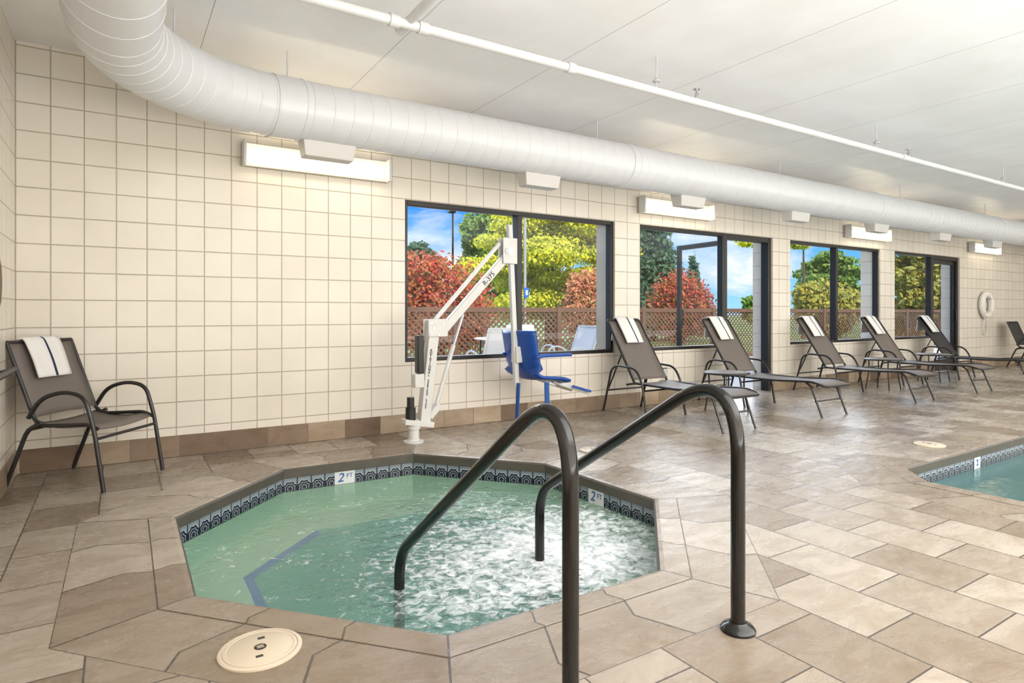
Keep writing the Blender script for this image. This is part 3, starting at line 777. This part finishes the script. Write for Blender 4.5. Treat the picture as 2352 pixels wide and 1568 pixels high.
# ------------------------------------------------------------------ life ring, wall bits
q = on_y(2258, 700, D); RY = D-.06
r = empty('life_ring', (q.x, D-.12, q.z)); tag(r, 'white life ring hung on the far tiled wall', 'life ring')
bm = BM(); tube(bm, [(q.x+.23*math.cos(a*PI/20), RY, q.z+.22*math.sin(a*PI/20)) for a in range(40)], .055, 14, True); obj('ring', bm, m_ring, r)
for k in range(4):
    a = PI/4+k*PI/2; c = V((q.x+.22*math.cos(a), RY, q.z+.22*math.sin(a))); t = V((-math.sin(a), 0, math.cos(a)))
    bm = BM(); tube(bm, [c-t*.03, c+t*.03], .058, 14); obj('band', bm, m_rope, r)
bm = BM(); tube(bm, [(q.x+(.29)*math.cos(a*PI/20), RY, q.z+.29*math.sin(a*PI/20)) for a in range(40)], .008, 6, True); obj('grab_rope', bm, m_rope, r)
bm = BM(); tube(bm, [(q.x+.10*math.cos(a*PI/10), D-.04, q.z-.45+.17*math.sin(a*PI/10)) for a in range(20)], .012, 8, True); obj('rope_coil', bm, m_rope, r)
bm = BM(); tube(bm, fillet([(q.x, D-.001, q.z+.13), (q.x, D-.14, q.z+.13), (q.x, D-.14, q.z+.18)], .02), .008, 6); obj('hook', bm, m_steel, r)

r = empty('grab_bar', (X0, 4.5, .79)); tag(r, 'black grab bar on the left wall beside the corner chair', 'grab bar')
bm = BM(); tube(bm, [(X0+.075, 3.7, .80), (X0+.075, 4.93, .80)], .018, 12); obj('bar', bm, m_black, r)
for y in (3.9, 4.86):
    bm = BM(); tube(bm, [(X0+.001, y, .78), (X0+.075, y, .80)], .014, 10); obj('bracket', bm, m_black, r)
r = empty('wall_plaque', (X0, 4.68, 1.33)); tag(r, 'brown round plaque on the left wall, cut by the frame', 'plaque')
bm = BM(); lathe(bm, [(.19, 0), (.19, .015), (.17, .022)], (X0, 4.68, 1.33), 'X', 40); obj('board', bm, m_brown, r)
bm = BM(); lathe(bm, [(.196, 0), (.2, .008), (.188, .012)], (X0, 4.68, 1.33), 'X', 40); obj('rim', bm, m_black, r)
q = on_y(1523, 855, D)
r = empty('outlet_box', (q.x, D, q.z)); tag(r, 'small dark outlet box low on the tiles by the nearest chaise', 'outlet')
bm = BM(); box(bm, (q.x-.045, D-.035, q.z-.06), (q.x+.045, D-.001, q.z+.06)); obj('box', bm, m_black, r, bev=.006)
bm = BM(); box(bm, (q.x-.035, D-.042, q.z-.05), (q.x+.035, D-.035, q.z+.05)); obj('cover', bm, m_ductband, r, bev=.003)

# ------------------------------------------------------------------ outside
bm = BM(); flat(bm, [[(-20, D+.35), (70, D+.35), (70, 10.6), (-20, 10.6)]], -.02)
tag(obj('patio', bm, m_patio, ang=0), 'pale concrete patio outside the windows', 'patio', kind='structure')
bm = BM(); flat(bm, [[(-60, 10.6), (200, 10.6), (200, 140), (-60, 140)]], -.03)
tag(obj('lawn', bm, m_grass, ang=0), 'green lawn beyond the patio fence', 'lawn', kind='structure')
FY = 10.3; FH = 1.23
fr = empty('lattice_fence', (14, FY, 0)); tag(fr, 'brown wooden lattice fence around the patio', 'fence')
FX0, FX1 = .5, 34.0
bm = BM()
x = FX0-FH
while x < FX1:
    for s in (-1, 1):
        a, b = (x, x+FH) if s > 0 else (x+FH, x)
        y = FY+s*.008
        w = .026
        v = [bm.verts.new(p) for p in ((a-w, y, .05), (a+w, y, .05), (b+w, y, FH-.02), (b-w, y, FH-.02))]; bm.faces.new(v)
    x += .125
lt = obj('lattice', bm, m_fence, fr, ang=0)
for z in (.06, FH-.02):
    bm = BM(); box(bm, (FX0-.8, FY-.03, z-.045), (FX1+.8, FY+.03, z+.045)); obj('rail', bm, m_fence, fr)
x = FX0
while x < FX1+.1:
    bm = BM(); box(bm, (x-.05, FY-.05, -.02), (x+.05, FY+.05, FH+.05)); obj('post', bm, m_fence, fr); x += 2.4

def foliage(name, parent, blobs, n, size, mat):
    vol = np.array([b[1][0]*b[1][1]*b[1][2] for b in blobs])**.8; vol = vol/vol.sum()
    idx = np.random.choice(len(blobs), n, p=vol)
    cen = np.array([tuple(b[0]) for b in blobs])[idx]; rad = np.array([b[1] for b in blobs])[idx]
    d = np.random.normal(size=(n, 3)); d /= np.linalg.norm(d, axis=1)[:, None]
    rr = np.random.uniform(.0, 1, n)**.33*np.random.uniform(.85, 1.22, n)
    P = cen+d*rad*rr[:, None]
    nn = d*.6+np.random.normal(size=(n, 3))*.6+np.array([0, -.5, .4]); nn /= np.linalg.norm(nn, axis=1)[:, None]
    t = np.cross(nn, np.random.normal(size=(n, 3))); t /= np.linalg.norm(t, axis=1)[:, None]; b = np.cross(nn, t)
    s = size*np.random.uniform(.6, 1.3, n)[:, None]
    vs = np.stack([P-t*s, P+b*s*.55, P+t*s, P-b*s*.55], 1).reshape(-1, 3)
    me = bpy.data.meshes.new(name); me.from_pydata(vs.tolist(), [], np.arange(n*4).reshape(-1, 4).tolist())
    return obj_me(name, me, mat, parent, True, ang=0)
def plant(name, cat, label, px, y, top, hw, mat, style, n=5000, size=.09, z0=.15, group=None, depth=1.0):
    c = on_y(px, HZ, y); dep = SN*c.x+CS*y; zt = H+(HZ-top)/F*dep; R = hw/F*dep
    r = empty(name, (c.x, y, -.03)); tag(r, label, cat, group)
    blobs = []
    if style == 'bush':
        zc = (zt+z0)/2; rz = (zt-z0)/2
        blobs.append((V((c.x, y, zc)), (R*.75, R*.7, rz*.85)))
        for k in range(9):
            a = random.uniform(0, 2*PI); q = random.uniform(.3, .62)
            blobs.append((V((c.x+R*q*math.cos(a), y+R*q*math.sin(a)*.8, zc+rz*random.uniform(-.6, .55))), (R*.38, R*.38, rz*.42)))
    elif style == 'tree':
        K = 60
        for k in range(K):
            a = random.uniform(0, 2*PI); q = math.sqrt(random.uniform(.0, .95)); h = (k+.5)/K
            w = R*min(1.0, .70+.9*h)*(1 if h < .55 else math.sqrt(max(.05, 1-((h-.55)/.5)**2)))
            rb = R*random.uniform(.24, .36)
            blobs.append((V((c.x+(w-rb*.6)*q*math.cos(a), y+w*q*math.sin(a)*.8, z0+(zt-z0)*(.05+.88*h))), (rb, rb, (zt-z0)*random.uniform(.05, .10))))
    elif style == 'conifer':
        for k in range(16):
            h = k/15; w = R*(1-h*.9)
            blobs.append((V((c.x+random.uniform(-.1, .1)*R, y, z0+(zt-z0)*h)), (w, w, (zt-z0)*.06)))
    elif style == 'branch':
        for k in range(8):
            blobs.append((V((c.x+random.uniform(-1, 1)*R, y+random.uniform(-.5, .5)*R, zt-random.uniform(.0, .6)*R)), (R*.35, R*.3, R*.10)))
    foliage('foliage', r, blobs, n, size, mat)
    bm = BM(); hh = (zt-.3) if style != 'bush' else zt*.6
    tube(bm, [(c.x, y, -.05), (c.x+.05, y, hh*.5), (c.x, y, hh)], [.05*R+.04, .04*R+.03, .015], 8)
    if style == 'tree':
        for k in range(5):
            b = blobs[k*3][0]; tube(bm, [(c.x+.03, y, hh*(.25+.08*k)), tuple(b)], [.035, .012], 6)
    if style == 'branch':
        for b in blobs[:5]: tube(bm, [(c.x, y, hh*.9), tuple(b[0])], [.03, .008], 6)
    obj('trunk', bm, m_trunk, r)
plant('shrub', 'shrub', 'deep red shrub behind the fence at the left of the first window', 1010, 13, 572, 160, m_red, 'bush', 14000, .055)
plant('shrub', 'shrub', 'coral shrub behind the fence at the right of the first window', 1345, 13, 612, 75, m_pink, 'bush', 8000, .055)
plant('shrub', 'shrub', 'red shrub behind the fence seen past the open door', 1560, 13.5, 612, 95, m_red, 'bush', 10000, .06)
plant('tree', 'tree', 'bright yellow green tree in the first window', 1262, 17, 470, 195, m_yel, 'tree', 70000, .065, .9)
plant('tree', 'tree', 'green tree behind the yellow tree in the first window', 1110, 25, 485, 75, m_mgr, 'tree', 14000, .12, .8)
plant('tree', 'tree', 'dark distant tree at the left end of the first window', 965, 28, 556, 60, m_dgr, 'tree', 5000, .17, .3)
plant('conifer', 'conifer', 'tall dark conifer in the window beside the open door', 1500, 19, 440, 100, m_dgr, 'conifer', 14000, .13, .6)
plant('conifer', 'conifer', 'small dark conifer just right of the tall one', 1592, 24, 585, 40, m_dgr, 'conifer', 3000, .15, .4)
plant('tree', 'tree', 'thin yellow leafed tree hanging over the open doorway', 1760, 14, 520, 85, m_yel, 'branch', 1500, .09, .5)
plant('tree', 'tree', 'small distant green tree seen through the open doorway', 1725, 40, 678, 26, m_mgr, 'tree', 1500, .25, .3)
plant('tree', 'tree', 'green tree in the middle window', 1905, 25, 580, 85, m_mgr, 'tree', 14000, .17, .6)
plant('shrub', 'shrub', 'olive shrub behind the fence in the middle window', 1900, 13, 640, 90, m_oli, 'bush', 9000, .10)
plant('tree', 'tree', 'sparse yellow tree leaning into the middle window top', 1845, 16.5, 530, 60, m_yel, 'branch', 1500, .12, .5)
plant('tree', 'tree', 'olive tree filling the far window', 2110, 12.5, 540, 80, m_oli, 'tree', 16000, .14, .2)
c = on_y(1040, HZ, 26); t = on_y(1040, 487, 26)
r = empty('light_pole', (c.x, 26, 0)); tag(r, 'dark parking lot light pole against the cloud', 'light pole')
bm = BM(); tube(bm, [(c.x, 26, 0), (c.x, 26, t.z)], .05, 10); obj('pole', bm, m_bronze, r)
bm = BM(); box(bm, (c.x-.22, 25.85, t.z-.05), (c.x+.1, 26.15, t.z+.06)); obj('lamp_head', bm, m_bronze, r, bev=.03)
c = on_y(1206, HZ, 12.6); t = on_y(1206, 495, 12.6); s0 = on_y(1206, 672, 12.6)
r = empty('sign_post', (c.x, 12.6, 0)); tag(r, 'grey post carrying a small blue sign', 'sign post')
bm = BM(); tube(bm, [(c.x, 12.6, 0), (c.x, 12.6, t.z)], .035, 10); obj('post', bm, m_pole, r)
bm = BM(); box(bm, (c.x-.07, 12.53, s0.z-.12), (c.x+.07, 12.56, s0.z+.12)); obj('sign_panel', bm, m_sign, r, bev=.004)
bm = BM(); box(bm, (c.x-.03, 12.524, s0.z-.06), (c.x+.03, 12.529, s0.z+.06)); obj('sign_symbol', bm, m_white, r)
for px, y, rz, lb in ((1130, 7.5, 90, 'pale patio chair outside, left of the outdoor table'), (1222, 8.4, -90, 'pale patio chair outside, behind the lift seat'), (1312, 7.6, 180, 'pale patio chair outside near the right side of the first window')):
    c = on_y(px, HZ, y); make_chair((c.x, y, -.02), math.radians(rz), lb, m_slingw, m_slingw, 'pale patio chairs outside')
c = on_y(1150, HZ, 9.3); r = empty('patio_table', (c.x, 9.3, -.02)); tag(r, 'round pale patio table outside between pale chairs', 'table')
bm = BM(); lathe(bm, [(.45, .70), (.47, .71), (.47, .725), (.45, .73)], (c.x, 9.3, -.02), seg=40); obj('table_top', bm, m_slingw, r)
for k in range(4):
    a = PI/4+k*PI/2; bm = BM(); tube(bm, [(c.x+.36*math.cos(a), 9.3+.36*math.sin(a), .69), (c.x+.4*math.cos(a), 9.3+.4*math.sin(a), -.02)], .015, 8); obj('leg', bm, m_chairfr, r)

# ------------------------------------------------------------------ light
w = bpy.data.worlds.new('World'); S.world = w; w.use_nodes = True; nt = w.node_tree; nt.nodes.clear()
out = N(nt, 'ShaderNodeOutputWorld'); bg = N(nt, 'ShaderNodeBackground')
tc = N(nt, 'ShaderNodeTexCoord').outputs['Generated']; sep = N(nt, 'ShaderNodeSeparateXYZ'); nt.links.new(tc, sep.inputs[0])
sky = ramp(nt, sep.outputs[2], [(0.0, (.38, .72, .97)), (.08, (.13, .49, .95)), (.18, (.025, .27, .86)), (.8, (.04, .20, .66))])
mp = N(nt, 'ShaderNodeMapping'); mp.inputs['Scale'].default_value = (1, 1, 2.6); mp.inputs['Location'].default_value = (.3, .1, 0.05); nt.links.new(tc, mp.inputs[0])
cl = noise(nt, mp.outputs[0], 3.4, 7, .58, .3)
cm = ramp(nt, cl, [(.50, 0.0), (.64, 1.0)])
nt.links.new(mixc(nt, cm, sky, (.95, .96, .98)), bg.inputs[0]); bg.inputs[1].default_value = 1.15
nt.links.new(bg.outputs[0], out.inputs[0])
def light(name, typ, loc, rot, energy, col=(1, 1, 1), **kw):
    l = bpy.data.lights.new(name, typ); l.energy = energy; l.color = col
    for k, v in kw.items(): setattr(l, k, v)
    o = bpy.data.objects.new(name, l); C.objects.link(o); o.location = loc; o.rotation_euler = [math.radians(a) for a in rot]
    return o
light('sun', 'SUN', (0, -10, 20), (48, 0, -18), 5.6, (1, .96, .88), angle=.01)
# added second sun, unseen: soft fill for daylight and glints through the windows
light('daylight_fill', 'SUN', (10, 20, 10), (-66, 0, -22), 6.6, (.88, .94, 1.0), angle=math.radians(80))
light('room_fill', 'AREA', (7.0, -1.2, CEIL-.05), (0, 0, 0), 370, (1, .99, .975), shape='RECTANGLE', size=13, size_y=4)  # added unseen panel under the ceiling, brightens the whole room
light('ceiling_fill', 'AREA', (2.6, -3.0, .5), (180, 0, 0), 720, (1, .99, .985), shape='RECTANGLE', size=6, size_y=4)  # added upward panel out of view, lightens the ceiling
light('ceiling_fill', 'AREA', (12.0, -3.0, .5), (180, 0, 0), 800, (1, .99, .985), shape='RECTANGLE', size=12, size_y=4)  # second added upward panel, fills the far end of the ceiling

cam = bpy.data.cameras.new('camera'); co = bpy.data.objects.new('camera', cam); C.objects.link(co)
co.location = (0, 0, H); co.rotation_euler = (PI/2, 0, math.radians(-32.5))
ZK, ZX, ZY = 1.0, 1176, 784
cam.sensor_fit = 'HORIZONTAL'; cam.sensor_width = 36; cam.lens = 36*F/2352*ZK
cam.shift_x = (ZX-CX)*ZK/2352; cam.shift_y = -(ZY-HZ)*ZK/2352
cam.clip_start = .02; cam.clip_end = 500
S.camera = co
